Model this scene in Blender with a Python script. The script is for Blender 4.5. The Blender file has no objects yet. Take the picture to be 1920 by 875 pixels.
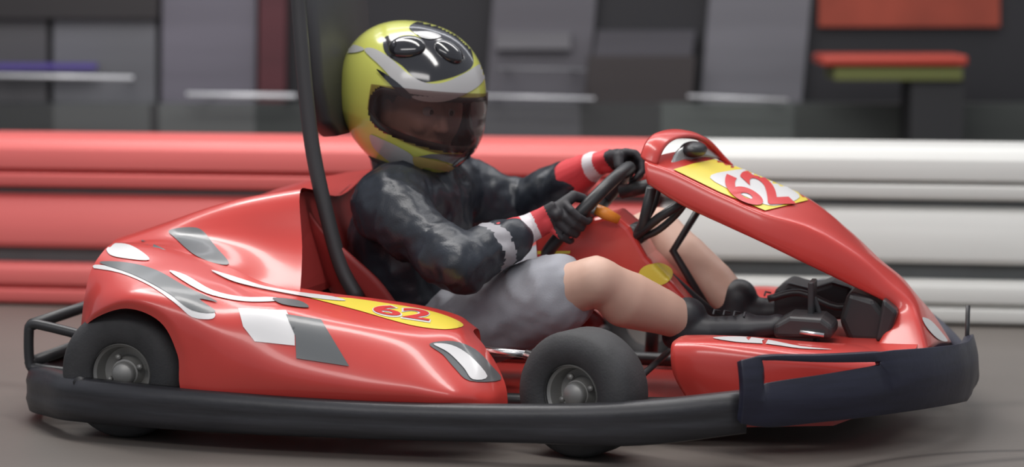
import bpy, bmesh, math, random
from mathutils import Vector, Matrix, noise
from mathutils.bvhtree import BVHTree
from mathutils.geometry import delaunay_2d_cdt
PI = math.pi
random.seed(4)
SC = bpy.context.scene
COL = SC.collection

# ------------------------------------------------------------------ camera
F = 4750.0; CX, CY = 960.0, 437.5
CAM = Vector((0, -5.62, 0.974)); PITCH = math.atan((CY + 60) / F)
cd = bpy.data.cameras.new('camera'); cam = bpy.data.objects.new('camera', cd); COL.objects.link(cam)
cam.location = CAM; cam.rotation_euler = (PI / 2 - PITCH, 0, 0)
cd.sensor_width = 36; cd.lens = F / 1920 * 36
cd.clip_end = 200
cd.dof.use_dof = True; cd.dof.focus_distance = 5.2; cd.dof.aperture_fstop = 2.0
SC.camera = cam
# ------------------------------------------------------------------ world, lights, exposure
w = bpy.data.worlds.new('world'); SC.world = w; w.use_nodes = True
bg = w.node_tree.nodes['Background']; bg.inputs[0].default_value = (0.86, 0.90, 1.0, 1); bg.inputs[1].default_value = 0.40
def area(name, loc, aim, sx, sy, power, col=(1, 1, 1)):
    l = bpy.data.lights.new(name, 'AREA'); l.shape = 'RECTANGLE'; l.size = sx; l.size_y = sy; l.energy = power; l.color = col
    o = bpy.data.objects.new(name, l); COL.objects.link(o); o.location = loc
    o.rotation_euler = (Vector(aim) - Vector(loc)).to_track_quat('-Z', 'Y').to_euler()
    return o
area('ceiling_lamp', (-0.4, -0.3, 3.5), (-0.1, 0.0, 0.3), 5.0, 0.5, 105, (1, 0.97, 0.94))
area('ceiling_lamp', (0.2, 1.5, 3.6), (0.2, 0.9, 0), 6.0, 0.5, 80, (1, 0.98, 0.96))
area('ceiling_lamp', (-1.5, -4.6, 3.4), (0, 1.2, 0.3), 5.0, 0.8, 72, (1, 0.97, 0.95))
area('ceiling_lamp', (1.0, 3.2, 3.4), (0.5, 4.8, 0.3), 7.0, 0.4, 52, (0.95, 0.96, 1))
SC.view_settings.view_transform = 'Standard'; SC.view_settings.look = 'None'
SC.view_settings.exposure = 0.12; SC.view_settings.gamma = 1.0; SC.view_settings.use_curve_mapping = False

# ------------------------------------------------------------------ pixel <-> world helpers
RC = Matrix.Rotation(PI / 2 - PITCH, 3, 'X')
def ray(px, py): return RC @ Vector(((px - CX) / F, -(py - CY) / F, -1.0))
def ground(px, py, z=0.0):
    d = ray(px, py); return CAM + d * ((z - CAM.z) / d.z)
def atY(px, py, Y):
    d = ray(px, py); return CAM + d * ((Y - CAM.y) / d.y)
TH = math.radians(-13.0)
FW = Vector((math.cos(TH), math.sin(TH), 0)); LT = Vector((-math.sin(TH), math.cos(TH), 0))
def K(px, py, wv):
    """point of the kart (forward, left, up) seen at a photo pixel at lateral offset wv"""
    d = ray(px, py); t = (wv - CAM.dot(LT)) / d.dot(LT); p = CAM + d * t
    return Vector((p.dot(FW), wv, p.z))
def toW(p): return FW * p.x + LT * p.y + Vector((0, 0, p.z))
def toK(p): return Vector((p.dot(FW), p.dot(LT), p.z))
CAMK = toK(CAM)
def rayK(px, py):
    d = ray(px, py); return Vector((d.dot(FW), d.dot(LT), d.z)).normalized()

# ------------------------------------------------------------------ materials
def mat(name, col, rough=0.5, metal=0.0, coat=0.0, bump=0.0, bscale=200, var=0.0, vscale=6, spec=0.5, trans=0.0, vaxis=None):
    m = bpy.data.materials.new(name); m.use_nodes = True
    nt = m.node_tree; b = nt.nodes['Principled BSDF']
    b.inputs['Base Color'].default_value = (*col, 1); b.inputs['Roughness'].default_value = rough
    b.inputs['Metallic'].default_value = metal; b.inputs['Coat Weight'].default_value = coat
    b.inputs['Coat Roughness'].default_value = 0.12
    b.inputs['Specular IOR Level'].default_value = spec; b.inputs['Transmission Weight'].default_value = trans
    tc = nt.nodes.new('ShaderNodeTexCoord'); mp = nt.nodes.new('ShaderNodeMapping')
    nt.links.new(tc.outputs['Object'], mp.inputs[0])
    if vaxis: mp.inputs['Scale'].default_value = vaxis
    n = nt.nodes.new('ShaderNodeTexNoise'); n.inputs['Scale'].default_value = vscale; n.inputs['Detail'].default_value = 5
    nt.links.new(mp.outputs[0], n.inputs[0])
    cr = nt.nodes.new('ShaderNodeMapRange'); cr.inputs[1].default_value = 0.3; cr.inputs[2].default_value = 0.7
    cr.inputs[3].default_value = 1 - var; cr.inputs[4].default_value = 1 + var
    nt.links.new(n.outputs[0], cr.inputs[0])
    mx = nt.nodes.new('ShaderNodeMix'); mx.data_type = 'RGBA'; mx.blend_type = 'MULTIPLY'; mx.inputs[0].default_value = 1
    mx.inputs[6].default_value = (*col, 1); nt.links.new(cr.outputs[0], mx.inputs[7]); nt.links.new(mx.outputs[2], b.inputs['Base Color'])
    if bump:
        n2 = nt.nodes.new('ShaderNodeTexNoise'); n2.inputs['Scale'].default_value = bscale; n2.inputs['Detail'].default_value = 3
        nt.links.new(tc.outputs['Object'], n2.inputs[0])
        bp = nt.nodes.new('ShaderNodeBump'); bp.inputs['Strength'].default_value = bump; bp.inputs['Distance'].default_value = 0.01
        nt.links.new(n2.outputs[0], bp.inputs['Height']); nt.links.new(bp.outputs[0], b.inputs['Normal'])
    return m
M = {}
M['red'] = mat('red_bodywork', (0.57, 0.050, 0.040), 0.32, coat=0.5, var=0.05)
M['red_shaded'] = mat('shaded_red_plastic', (0.30, 0.03, 0.028), 0.5, var=0.1)  # red of seat and cowl panel, shadow inside put into the darker colour
M['yellow'] = mat('yellow_sticker', (0.78, 0.62, 0.07), 0.35, coat=0.3)
M['decal_red'] = mat('red_print', (0.62, 0.04, 0.04), 0.35, coat=0.3)
M['decal_white'] = mat('white_print_and_highlight', (0.70, 0.69, 0.69), 0.3, coat=0.4)
M['decal_grey'] = mat('grey_print', (0.105, 0.112, 0.116), 0.35, coat=0.3)
M['bumper'] = mat('black_bumper_plastic', (0.024, 0.024, 0.028), 0.42, var=0.35, vscale=9, vaxis=(0.6, 1, 8), bump=0.05, bscale=60)
M['bumper_front'] = mat('blue_black_bumper_plastic', (0.014, 0.015, 0.031), 0.42, var=0.25, vscale=9, vaxis=(0.6, 1, 8), bump=0.05, bscale=60)
M['black'] = mat('black_metal', (0.028, 0.028, 0.030), 0.4)
M['rubber'] = mat('tyre_rubber', (0.040, 0.040, 0.042), 0.7, var=0.2, vscale=20, bump=0.1)
M['rim'] = mat('wheel_alloy', (0.33, 0.325, 0.31), 0.45, metal=0.4)
M['steel'] = mat('bright_steel', (0.7, 0.7, 0.7), 0.25, metal=1.0)
M['jacket'] = mat('black_jacket_fabric', (0.019, 0.023, 0.031), 0.36, var=0.25, vscale=8, bump=0.08, bscale=300)
M['shorts'] = mat('grey_shorts_fabric', (0.30, 0.305, 0.335), 0.8, var=0.15, vscale=9, bump=0.1, bscale=400)
M['skin'] = mat('skin', (0.60, 0.385, 0.30), 0.55, var=0.06, vscale=10)
M['glove_red'] = mat('red_glove_fabric', (0.62, 0.05, 0.06), 0.6)
M['glove_black'] = mat('black_glove_fabric', (0.022, 0.020, 0.024), 0.6)
M['glove_white'] = mat('white_glove_panel', (0.68, 0.64, 0.66), 0.6)
M['shoe'] = mat('black_shoe', (0.018, 0.018, 0.022), 0.5, var=0.2)
M['sole'] = mat('grey_shoe_sole', (0.06, 0.06, 0.065), 0.7)
M['h_yellow'] = mat('yellow_helmet_paint', (0.55, 0.57, 0.12), 0.22, coat=0.8)
M['h_black'] = mat('black_helmet_paint', (0.012, 0.012, 0.015), 0.12, coat=1.0)
M['h_white'] = mat('silver_helmet_paint', (0.42, 0.42, 0.42), 0.25, coat=0.6)
M['h_grey'] = mat('grey_helmet_paint', (0.15, 0.145, 0.15), 0.3, coat=0.6)
M['h_tan'] = mat('gold_helmet_paint', (0.48, 0.36, 0.12), 0.3, coat=0.6)
M['lining'] = mat('helmet_lining', (0.03, 0.03, 0.03), 0.9)
M['eye_white'] = mat('eye_white', (0.7, 0.68, 0.66), 0.2)
M['iris'] = mat('eye_iris', (0.05, 0.03, 0.02), 0.2)
M['hair'] = mat('dark_hair', (0.03, 0.02, 0.015), 0.6)
M['lip'] = mat('lip', (0.40, 0.15, 0.13), 0.5)
M['smoke'] = mat('smoked_plastic', (0.30, 0.31, 0.31), 0.2, coat=0.8)
M['orange'] = mat('orange_plastic', (0.75, 0.25, 0.03), 0.4)
def visor_mat():
    m = bpy.data.materials.new('tinted_visor'); m.use_nodes = True; nt = m.node_tree; nt.nodes.clear()
    o = nt.nodes.new('ShaderNodeOutputMaterial'); mx = nt.nodes.new('ShaderNodeMixShader'); t = nt.nodes.new('ShaderNodeBsdfTransparent')
    b = nt.nodes.new('ShaderNodeBsdfPrincipled'); b.inputs['Base Color'].default_value = (0.045, 0.030, 0.030, 1); b.inputs['Roughness'].default_value = 0.15
    t.inputs[0].default_value = (0.80, 0.66, 0.64, 1); mx.inputs[0].default_value = 0.42
    nt.links.new(t.outputs[0], mx.inputs[1]); nt.links.new(b.outputs[0], mx.inputs[2]); nt.links.new(mx.outputs[0], o.inputs[0]); return m
M['visor'] = visor_mat()

# ------------------------------------------------------------------ object helpers (coordinates in a frame: kart or world)
ORG = {}   # object -> origin in its frame
def tag(o, label, cat=None, group=None, kind=None):
    o['label'] = label
    if cat: o['category'] = cat
    if group: o['group'] = group
    if kind: o['kind'] = kind
    return o
def empty(name, loc, rz, label, cat, group=None, inframe=None):
    o = bpy.data.objects.new(name, None); COL.objects.link(o); o.empty_display_size = 0.1
    o.location = loc; o.rotation_euler = (0, 0, rz); ORG[o] = inframe if inframe is not None else Vector((0, 0, 0))
    return tag(o, label, cat, group)
def mk(name, bm, mats, parent=None, smooth=True, label=None, origin=None):
    bmesh.ops.recalc_face_normals(bm, faces=bm.faces[:])
    vs = [v.co for v in bm.verts]
    lo = Vector([min(v[i] for v in vs) for i in range(3)]); hi = Vector([max(v[i] for v in vs) for i in range(3)])
    c = origin if origin is not None else (lo + hi) / 2
    bmesh.ops.translate(bm, verts=bm.verts[:], vec=-c)
    me = bpy.data.meshes.new(name); bm.to_mesh(me); bm.free()
    for m in (mats if isinstance(mats, (list, tuple)) else [mats]): me.materials.append(m)
    for p in me.polygons: p.use_smooth = smooth
    o = bpy.data.objects.new(name, me); COL.objects.link(o); ORG[o] = c.copy()
    if parent is not None: o.parent = parent; o.location = c - ORG[parent]
    else: o.location = c
    if label: o['label'] = label
    return o
def mod_bevel(o, w_=0.004, seg=2, ang=35):
    m = o.modifiers.new('bevel', 'BEVEL'); m.width = w_; m.segments = seg; m.limit_method = 'ANGLE'; m.angle_limit = math.radians(ang); return o
def mod_solid(o, t=0.004, off=-1):
    m = o.modifiers.new('solid', 'SOLIDIFY'); m.thickness = t; m.offset = off; return o
def mod_sub(o, n=1):
    m = o.modifiers.new('sub', 'SUBSURF'); m.levels = n; m.render_levels = n; return o
def cr(p0, p1, p2, p3, t):
    return 0.5 * ((2 * p1) + (p2 - p0) * t + (2 * p0 - 5 * p1 + 4 * p2 - p3) * t * t + (3 * p1 - p0 - 3 * p2 + p3) * t ** 3)
def spline(pts, n):
    """Catmull-Rom through pts, n segments per span"""
    out = []
    P = [2 * pts[0] - pts[1]] + list(pts) + [2 * pts[-1] - pts[-2]]
    for i in range(1, len(P) - 2):
        for k in range(n): out.append(cr(P[i - 1], P[i], P[i + 1], P[i + 2], k / n))
    out.append(pts[-1].copy()); return out
def tube(bm, pts, r, n=12, mi=0, closed=False, caps=True):
    rs = r if isinstance(r, (list, tuple)) else [r] * len(pts)
    rings = []; N = len(pts); up = Vector((0, 0, 1)); prev = None
    for i, p in enumerate(pts):
        a = pts[(i - 1) % N] if (closed or i > 0) else p; b = pts[(i + 1) % N] if (closed or i < N - 1) else p
        t = (b - a).normalized()
        if prev is None:
            ref = up if abs(t.z) < 0.9 else Vector((1, 0, 0)); x = t.cross(ref).normalized()
        else: x = (prev - t * prev.dot(t)).normalized()
        prev = x; y = t.cross(x)
        rings.append([bm.verts.new(p + (x * math.cos(q) + y * math.sin(q)) * rs[i]) for q in [2 * PI * k / n for k in range(n)]])
    for i in range(N if closed else N - 1):
        A, B = rings[i], rings[(i + 1) % N]
        for k in range(n):
            f = bm.faces.new((A[k], A[(k + 1) % n], B[(k + 1) % n], B[k])); f.material_index = mi
    if caps and not closed:
        bm.faces.new(rings[0]).material_index = mi; bm.faces.new(rings[-1]).material_index = mi
def box(bm, lo, hi, mi=0, mtx=None):
    vs = [bm.verts.new((x, y, z)) for x in (lo[0], hi[0]) for y in (lo[1], hi[1]) for z in (lo[2], hi[2])]
    if mtx is not None:
        for v in vs: v.co = mtx @ v.co
    for f in ((0, 1, 3, 2), (4, 6, 7, 5), (0, 4, 5, 1), (2, 3, 7, 6), (0, 2, 6, 4), (1, 5, 7, 3)):
        bm.faces.new([vs[i] for i in f]).material_index = mi
def lathe(bm, prof, mtx, n=48, mi=0, closed=False, cap0=True):
    """prof: (radius, axial) along local Y axis"""
    rings = []
    for (r, a) in prof:
        rings.append([bm.verts.new(mtx @ Vector((r * math.cos(2 * PI * k / n), a, r * math.sin(2 * PI * k / n)))) for k in range(n)])
    m = len(rings)
    for i in range(m if closed else m - 1):
        A, B = rings[i], rings[(i + 1) % m]
        for k in range(n):
            bm.faces.new((A[k], A[(k + 1) % n], B[(k + 1) % n], B[k])).material_index = mi
    if not closed:
        if cap0: bm.faces.new(rings[0]).material_index = mi; bm.faces.new(rings[-1]).material_index = mi
def surf(bm, grid, nu=6, nv=6, mi=0):
    """grid[row][col] control points -> smooth quad surface"""
    rows = [spline(r, nu) for r in grid]
    cols = [spline([rows[r][c] for r in range(len(rows))], nv) for c in range(len(rows[0]))]
    V = [[bm.verts.new(p) for p in c] for c in cols]
    for i in range(len(V) - 1):
        for j in range(len(V[0]) - 1):
            try: bm.faces.new((V[i][j], V[i + 1][j], V[i + 1][j + 1], V[i][j + 1])).material_index = mi
            except ValueError: pass
    return V
def ellipsoid(bm, c, r, rot=None, n=20, mi=0):
    res = bmesh.ops.create_uvsphere(bm, u_segments=n, v_segments=n // 2 + 2, radius=1)
    for v in res['verts']:
        p = Vector((v.co.x * r[0], v.co.y * r[1], v.co.z * r[2]))
        if rot is not None: p = rot @ p
        v.co = c + p
    for f in bm.faces:
        if f.verts[0] in res['verts']: pass
    return res['verts']
def chain(bm, nodes, lat=Vector((0, 1, 0)), n=18):
    """closed tapered limb through nodes (point, a, b): a along lat, b across; for voxel union"""
    pts = [q[0] for q in nodes]
    fine = []
    for i in range(len(nodes) - 1):
        L = (pts[i + 1] - pts[i]).length; k = max(2, int(L / 0.012))
        for j in range(k + (1 if i == len(nodes) - 2 else 0)):
            t = j / k; s = t
            fine.append((pts[i].lerp(pts[i + 1], t), nodes[i][1] * (1 - s) + nodes[i + 1][1] * s, nodes[i][2] * (1 - s) + nodes[i + 1][2] * s,
                         (pts[i + 1] - pts[i]).normalized()))
    rings = []
    for idx, (p, a, b, t) in enumerate(fine):
        if 0 < idx < len(fine) - 1: t = (fine[idx + 1][0] - fine[idx - 1][0]).normalized()
        x = (lat - t * lat.dot(t))
        if x.length < 0.2: x = Vector((1, 0, 0.3)) - t * Vector((1, 0, 0.3)).dot(t)
        x.normalize(); y = t.cross(x)
        rings.append([bm.verts.new(p + x * a * math.cos(2 * PI * k / n) + y * b * math.sin(2 * PI * k / n)) for k in range(n)])
    for i in range(len(rings) - 1):
        for k in range(n): bm.faces.new((rings[i][k], rings[i][(k + 1) % n], rings[i + 1][(k + 1) % n], rings[i + 1][k]))
    bm.faces.new(rings[0]); bm.faces.new(rings[-1])
    for (p, a, b) in nodes:
        ellipsoid(bm, p, ((a + b) / 2 * 0.98,) * 3 if abs(a - b) < 0.02 else (b * 0.98, a * 0.98, b * 0.98), n=16)
def voxel(bm, vox, smooth=6, sfac=0.5):
    """union of closed pieces into one continuous surface"""
    me = bpy.data.meshes.new('tmp'); bmesh.ops.recalc_face_normals(bm, faces=bm.faces[:]); bm.to_mesh(me); bm.free()
    o = bpy.data.objects.new('tmp', me); COL.objects.link(o)
    r = o.modifiers.new('r', 'REMESH'); r.mode = 'VOXEL'; r.voxel_size = vox
    s = o.modifiers.new('s', 'SMOOTH'); s.factor = sfac; s.iterations = smooth
    dg = bpy.context.evaluated_depsgraph_get(); dg.update()
    me2 = bpy.data.meshes.new_from_object(o.evaluated_get(dg))
    bpy.data.objects.remove(o); bpy.data.meshes.remove(me)
    out = bmesh.new(); out.from_mesh(me2); bpy.data.meshes.remove(me2)
    out.normal_update(); return out
def wrinkle(bm, amp, sc, seed=0.0, stretch=(1, 1, 1)):
    bm.normal_update()
    mv = []
    for v in bm.verts:
        p = Vector((v.co.x * stretch[0], v.co.y * stretch[1], v.co.z * stretch[2])) * sc + Vector((seed, seed, 0))
        q = p + noise.noise_vector(p * 0.6) * 1.1
        a = 1 - abs(noise.noise(q)) * 2.2
        mv.append(v.normal * (a * amp + noise.noise(p * 2.7) * amp * 0.35))
    for v, d in zip(bm.verts, mv): v.co += d
def mktree(b):
    bmesh.ops.triangulate(b, faces=[f for f in b.faces if len(f.verts) == 4]); b.normal_update(); return BVHTree.FromBMesh(b)
def thicken(bm, t):
    """give an open sheet a real thickness on the side away from the outside"""
    bm.normal_update(); fs = bm.faces[:]
    sgn = 1 if sum(f.normal.dot(f.calc_center_median() - CAMK) * f.calc_area() for f in fs) < 0 else -1
    inn = {v: bm.verts.new(v.co - v.normal * t * sgn) for v in bm.verts[:]}
    bd = [e for e in bm.edges if len(e.link_faces) == 1]
    for f in fs: bm.faces.new([inn[v] for v in reversed(f.verts)])
    for e in bd:
        a, b = e.verts
        try: bm.faces.new((a, b, inn[b], inn[a]))
        except ValueError: pass
def P2(l): return [Vector(q) for q in l]
def dens(poly, step):
    out = []
    for i in range(len(poly)):
        a, b = poly[i], poly[(i + 1) % len(poly)]; n = max(1, int((b - a).length / step))
        out += [a.lerp(b, k / n) for k in range(n)]
    return out
def smooth_poly(pts, n=4):
    P = [Vector(p) for p in pts]; N = len(P); out = []
    for i in range(N):
        for k in range(n): out.append(cr(P[i - 1], P[i], P[(i + 1) % N], P[(i + 2) % N], k / n))
    return out
def inside(p, poly):
    c = False; n = len(poly)
    for i in range(n):
        a, b = poly[i], poly[i - 1]
        if (a.y > p.y) != (b.y > p.y) and p.x < (b.x - a.x) * (p.y - a.y) / (b.y - a.y) + a.x: c = not c
    return c
def decal(bm, tree, poly, mi, off=0.0015, sm=True, step=5, maxd=None):
    """thin print bonded on a surface; poly is its outline traced in the photo"""
    P = smooth_poly(poly) if sm else [Vector(p) for p in poly]
    P = dens(P, step); xs = [p.x for p in P]; ys = [p.y for p in P]
    pts = list(P); x = min(xs) + step / 2
    while x < max(xs):
        y = min(ys) + step / 2
        while y < max(ys):
            q = Vector((x, y))
            if inside(q, P) and min((q - e).length for e in P) > step * 0.5: pts.append(q)
            y += step
        x += step
    n = len(P)
    vs, es, fs, *_ = delaunay_2d_cdt(pts, [], [list(range(n))], 1, 1e-4)
    nv = []
    for p in vs:
        h, nn, i, d = tree.ray_cast(CAMK, rayK(p.x, p.y))
        if h is None: nv.append(None); continue
        if nn.dot(h - CAMK) > 0: nn = -nn
        if nn.dot((h - CAMK).normalized()) > -0.07: nv.append(None); continue
        nv.append((h + nn * off, nn))
    VV = [bm.verts.new(q[0]) if q else None for q in nv]
    out = []
    for f in fs:
        if any(VV[i] is None for i in f): continue
        ps = [VV[i].co for i in f]
        if max((ps[i] - ps[i - 1]).length for i in range(3)) > 0.05: continue
        try: fc = bm.faces.new([VV[i] for i in f]); fc.material_index = mi; out.append(fc)
        except ValueError: pass
    for v in VV:
        if v is not None and not v.link_faces: bm.verts.remove(v)
    return out
def text_tris(body, bold=0.03, shear=0.0):
    cu = bpy.data.curves.new('t', 'FONT'); cu.body = body; cu.size = 1; cu.offset = bold; cu.shear = shear; cu.resolution_u = 6
    o = bpy.data.objects.new('t', cu); COL.objects.link(o)
    dg = bpy.context.evaluated_depsgraph_get(); dg.update()
    me = bpy.data.meshes.new_from_object(o.evaluated_get(dg))
    b = bmesh.new(); b.from_mesh(me); bmesh.ops.triangulate(b, faces=b.faces[:])
    bmesh.ops.subdivide_edges(b, edges=[e for e in b.edges if e.calc_length() > 0.15], cuts=2); bmesh.ops.triangulate(b, faces=b.faces[:])
    vs = [v.co.copy() for v in b.verts]; b.verts.index_update(); fs = [[v.index for v in f.verts] for f in b.faces]
    b.free(); bpy.data.objects.remove(o); bpy.data.meshes.remove(me); bpy.data.curves.remove(cu)
    x0 = min(v.x for v in vs); x1 = max(v.x for v in vs); y0 = min(v.y for v in vs); y1 = max(v.y for v in vs)
    return [((v.x - x0) / (x1 - x0), (v.y - y0) / (y1 - y0)) for v in vs], fs
def text_decal(bm, tree, body, quad, mi, off=0.003, bold=0.03, shear=0.0):
    """quad: photo pixels of lower left, lower right, upper right, upper left"""
    uv, fs = text_tris(body, bold, shear); q = [Vector(p) for p in quad]; VV = []
    for (u, v) in uv:
        p = (q[0] * (1 - u) + q[1] * u) * (1 - v) + (q[3] * (1 - u) + q[2] * u) * v
        h, nn, i, d = tree.ray_cast(CAMK, rayK(p.x, p.y))
        if h is None: VV.append(None); continue
        if nn.dot(h - CAMK) > 0: nn = -nn
        VV.append(bm.verts.new(h + nn * off))
    for f in fs:
        if any(VV[i] is None for i in f): continue
        try: bm.faces.new([VV[i] for i in f]).material_index = mi
        except ValueError: pass

# ================================================================== SETTING
def floor_material():
    m = mat('worn_concrete_track', (0.128, 0.112, 0.100), 0.50, var=0.12, vscale=0.9, bump=0.03, bscale=90)
    nt = m.node_tree; b = nt.nodes['Principled BSDF']; src = b.inputs['Base Color'].links[0].from_socket
    tc = nt.nodes.new('ShaderNodeTexCoord'); prev = src
    for (c, r, wd, dark) in (((-0.95, -1.30), 0.42, 0.012, 0.45), ((-0.7, -1.45), 0.55, 0.02, 0.6), ((1.05, -1.05), 0.50, 0.02, 0.5), ((1.25, -1.35), 0.75, 0.03, 0.6), ((0.2, 3.0), 4.45, 0.09, 0.72), ((0.3, 3.1), 3.2, 0.06, 0.8)):
        mp = nt.nodes.new('ShaderNodeMapping'); mp.inputs[1].default_value = (-c[0], -c[1], 0); nt.links.new(tc.outputs['Object'], mp.inputs[0])
        ln = nt.nodes.new('ShaderNodeVectorMath'); ln.operation = 'LENGTH'; nt.links.new(mp.outputs[0], ln.inputs[0])
        sb = nt.nodes.new('ShaderNodeMath'); sb.operation = 'SUBTRACT'; sb.inputs[1].default_value = r; nt.links.new(ln.outputs['Value'], sb.inputs[0])
        ab = nt.nodes.new('ShaderNodeMath'); ab.operation = 'ABSOLUTE'; nt.links.new(sb.outputs[0], ab.inputs[0])
        mr = nt.nodes.new('ShaderNodeMapRange'); mr.inputs[1].default_value = 0; mr.inputs[2].default_value = wd; mr.inputs[3].default_value = dark; mr.inputs[4].default_value = 1
        nt.links.new(ab.outputs[0], mr.inputs[0])
        mx = nt.nodes.new('ShaderNodeMix'); mx.data_type = 'RGBA'; mx.blend_type = 'MULTIPLY'; mx.inputs[0].default_value = 1
        nt.links.new(prev, mx.inputs[6]); nt.links.new(mr.outputs[0], mx.inputs[7]); prev = mx.outputs[2]
    nt.links.new(prev, b.inputs['Base Color']); return m
YW = 4.6
bm = bmesh.new(); box(bm, (-7, -7.5, -0.1), (7, YW + 0.2, 0))
o = mk('floor', bm, floor_material(), smooth=False, origin=Vector((0, 0, 0))); tag(o, 'smooth grey brown concrete track floor with curved tyre marks', kind='structure')
bm = bmesh.new(); box(bm, (-7, YW, 0), (7, YW + 0.2, 3.4))
o = mk('wall_back', bm, mat('charcoal_wall', (0.018, 0.017, 0.020), 0.6, var=0.15, vscale=1.5), smooth=False)
tag(o, 'dark charcoal wall far behind the crash barrier', kind='structure')

def wallrect(x0, y0, x1, y1, sl=0, d=0.06, front=0.0):
    """upright slab on the back wall from photo pixels, sl = lean of the sides in pixels"""
    Y = YW - front - d
    a = [atY(x0 + sl, y0, Y), atY(x1 + sl, y0, Y), atY(x1, y1, Y), atY(x0, y1, Y)]
    b = bmesh.new(); f = [b.verts.new(p) for p in a]; g = [b.verts.new(p + Vector((0, d, 0))) for p in a]
    b.faces.new(f); b.faces.new(g[::-1])
    for i in range(4): b.faces.new((f[i], f[(i + 1) % 4], g[(i + 1) % 4], g[i]))
    return b
def gm(c, r=0.5): return mat('panel_finish', c, r, var=0.18, vscale=1.2, vaxis=(0.5, 1, 5))
panels = [
 ((100, -170, 292, 262, 0), (0.132, 0.132, 0.143), 'mid grey wall panel, leftmost full panel above the red barrier'),
 ((-140, -170, 88, 262, 0), (0.081, 0.078, 0.082), 'dark grey wall panel cut by the left edge of the frame'),
 ((302, -170, 478, 262, 4), (0.147, 0.136, 0.164), 'mauve grey wall panel left of the dark red post'),
 ((905, -170, 1098, 262, 32), (0.105, 0.099, 0.112), 'grey wall panel just right of the helmet'),
 ((1306, -170, 1496, 268, 40), (0.147, 0.143, 0.158), 'pale grey wall panel above the nose of the kart'),
]
for a, c, lb in panels:
    o = mk('wall_panel', wallrect(*a), gm(c), smooth=False); tag(o, lb, 'panel', 'grey panels on the back wall')
o = mk('wall_post', wallrect(484, -170, 534, 205, 4, 0.10), gm((0.085, 0.018, 0.024)), smooth=False); tag(o, 'dark red post between the mauve panel and the roll bar', 'post')
o = mk('wall_panel', wallrect(1092, 105, 1292, 262, 12, 0.16), gm((0.042, 0.034, 0.034)), smooth=False); tag(o, 'low dark brown cabinet board right of the helmet, against the wall', 'panel')
o = mk('wall_panel', wallrect(1112, 58, 1296, 112, 8, 0.12), gm((0.068, 0.064, 0.074)), smooth=False); tag(o, 'short slate grey board above the brown board', 'panel')
o = mk('trim_2', wallrect(-700, -170, 296, 34, 0, 0.10), gm((0.030, 0.026, 0.027)), smooth=False); tag(o, 'dark beam across the top of the left panels', kind='structure')
o = mk('light_strip', wallrect(-30, 119, 180, 130, 0, 0.05, 0.10), mat('purple_strip', (0.10, 0.07, 0.30), 0.4), smooth=False); tag(o, 'thin purple strip above the metal rail at the left edge', 'strip')
o = mk('wall_panel', wallrect(930, 60, 1070, 92, 0, 0.03, 0.07), gm((0.15, 0.145, 0.155)), smooth=False); tag(o, 'small pale board high on the wall right of the helmet', 'panel')
# low green-grey ledge running at the foot of the wall
zl = atY(960, 196, YW - 0.42).z; bm = bmesh.new(); lm = []
for k, (xa, xb, cc) in enumerate(((-3000, 100, (.040, .042, .042)), (100, 281, (.090, .094, .093)), (281, 298, (.035, .035, .036)), (298, 478, (.105, .110, .108)), (478, 905, (.040, .046, .044)), (905, 1088, (.088, .088, .094)), (1088, 1240, (.042, .043, .043)), (1240, 1488, (.088, .098, .092)), (1488, 5000, (.045, .050, .046)))):
    box(bm, (max(-7, atY(xa, 220, YW - 0.42).x), YW - 0.42, 0), (min(7, atY(xb, 220, YW - 0.42).x), YW - 0.24, zl), k); lm.append(gm(cc, 0.45))
o = mk('trim_1', bm, lm, smooth=False)
tag(o, 'low green grey ledge along the foot of the back wall', kind='structure')
# metal rails on brackets; streaks of reflected light are put into their pale colour
railm = mat('pale_glint_rail', (0.80, 0.80, 0.82), 0.3, metal=0.2)
for (x0, y0, x1, y1, r, lb) in ((-40, 141, 250, 146, 0.008, 'bright metal rail at the left edge of the frame'),
                                (350, 177, 556, 180, 0.010, 'bright metal rail left of the roll bar'),
                                (905, 180, 1115, 185, 0.006, 'thin bright metal rail just right of the helmet'),
                                (1290, 180, 1477, 188, 0.006, 'thin bright metal rail above the hood of the kart'),
                                (930, 128, 1100, 131, 0.005, 'dull metal rail in upper place right of the helmet')):
    Y = YW - 0.50
    a, b_ = atY(x0, y0, Y), atY(x1, y1, Y)
    bm = bmesh.new(); tube(bm, [a, b_], r, 10)
    rt = empty('metal_rail', ((a + b_) / 2), 0, lb, 'rail', 'metal rails along the back wall', inframe=(a + b_) / 2)
    mk('rail_tube', bm, railm if 'dull' not in lb else mat('dull_rail', (0.2, 0.2, 0.21), 0.4), rt)
    for t in (0.12, 0.88):
        p = a.lerp(b_, t); bm = bmesh.new(); tube(bm, [p, p + Vector((0, 0.5, -0.015))], 0.006, 8); mk('bracket', bm, M['black'], rt)
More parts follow.
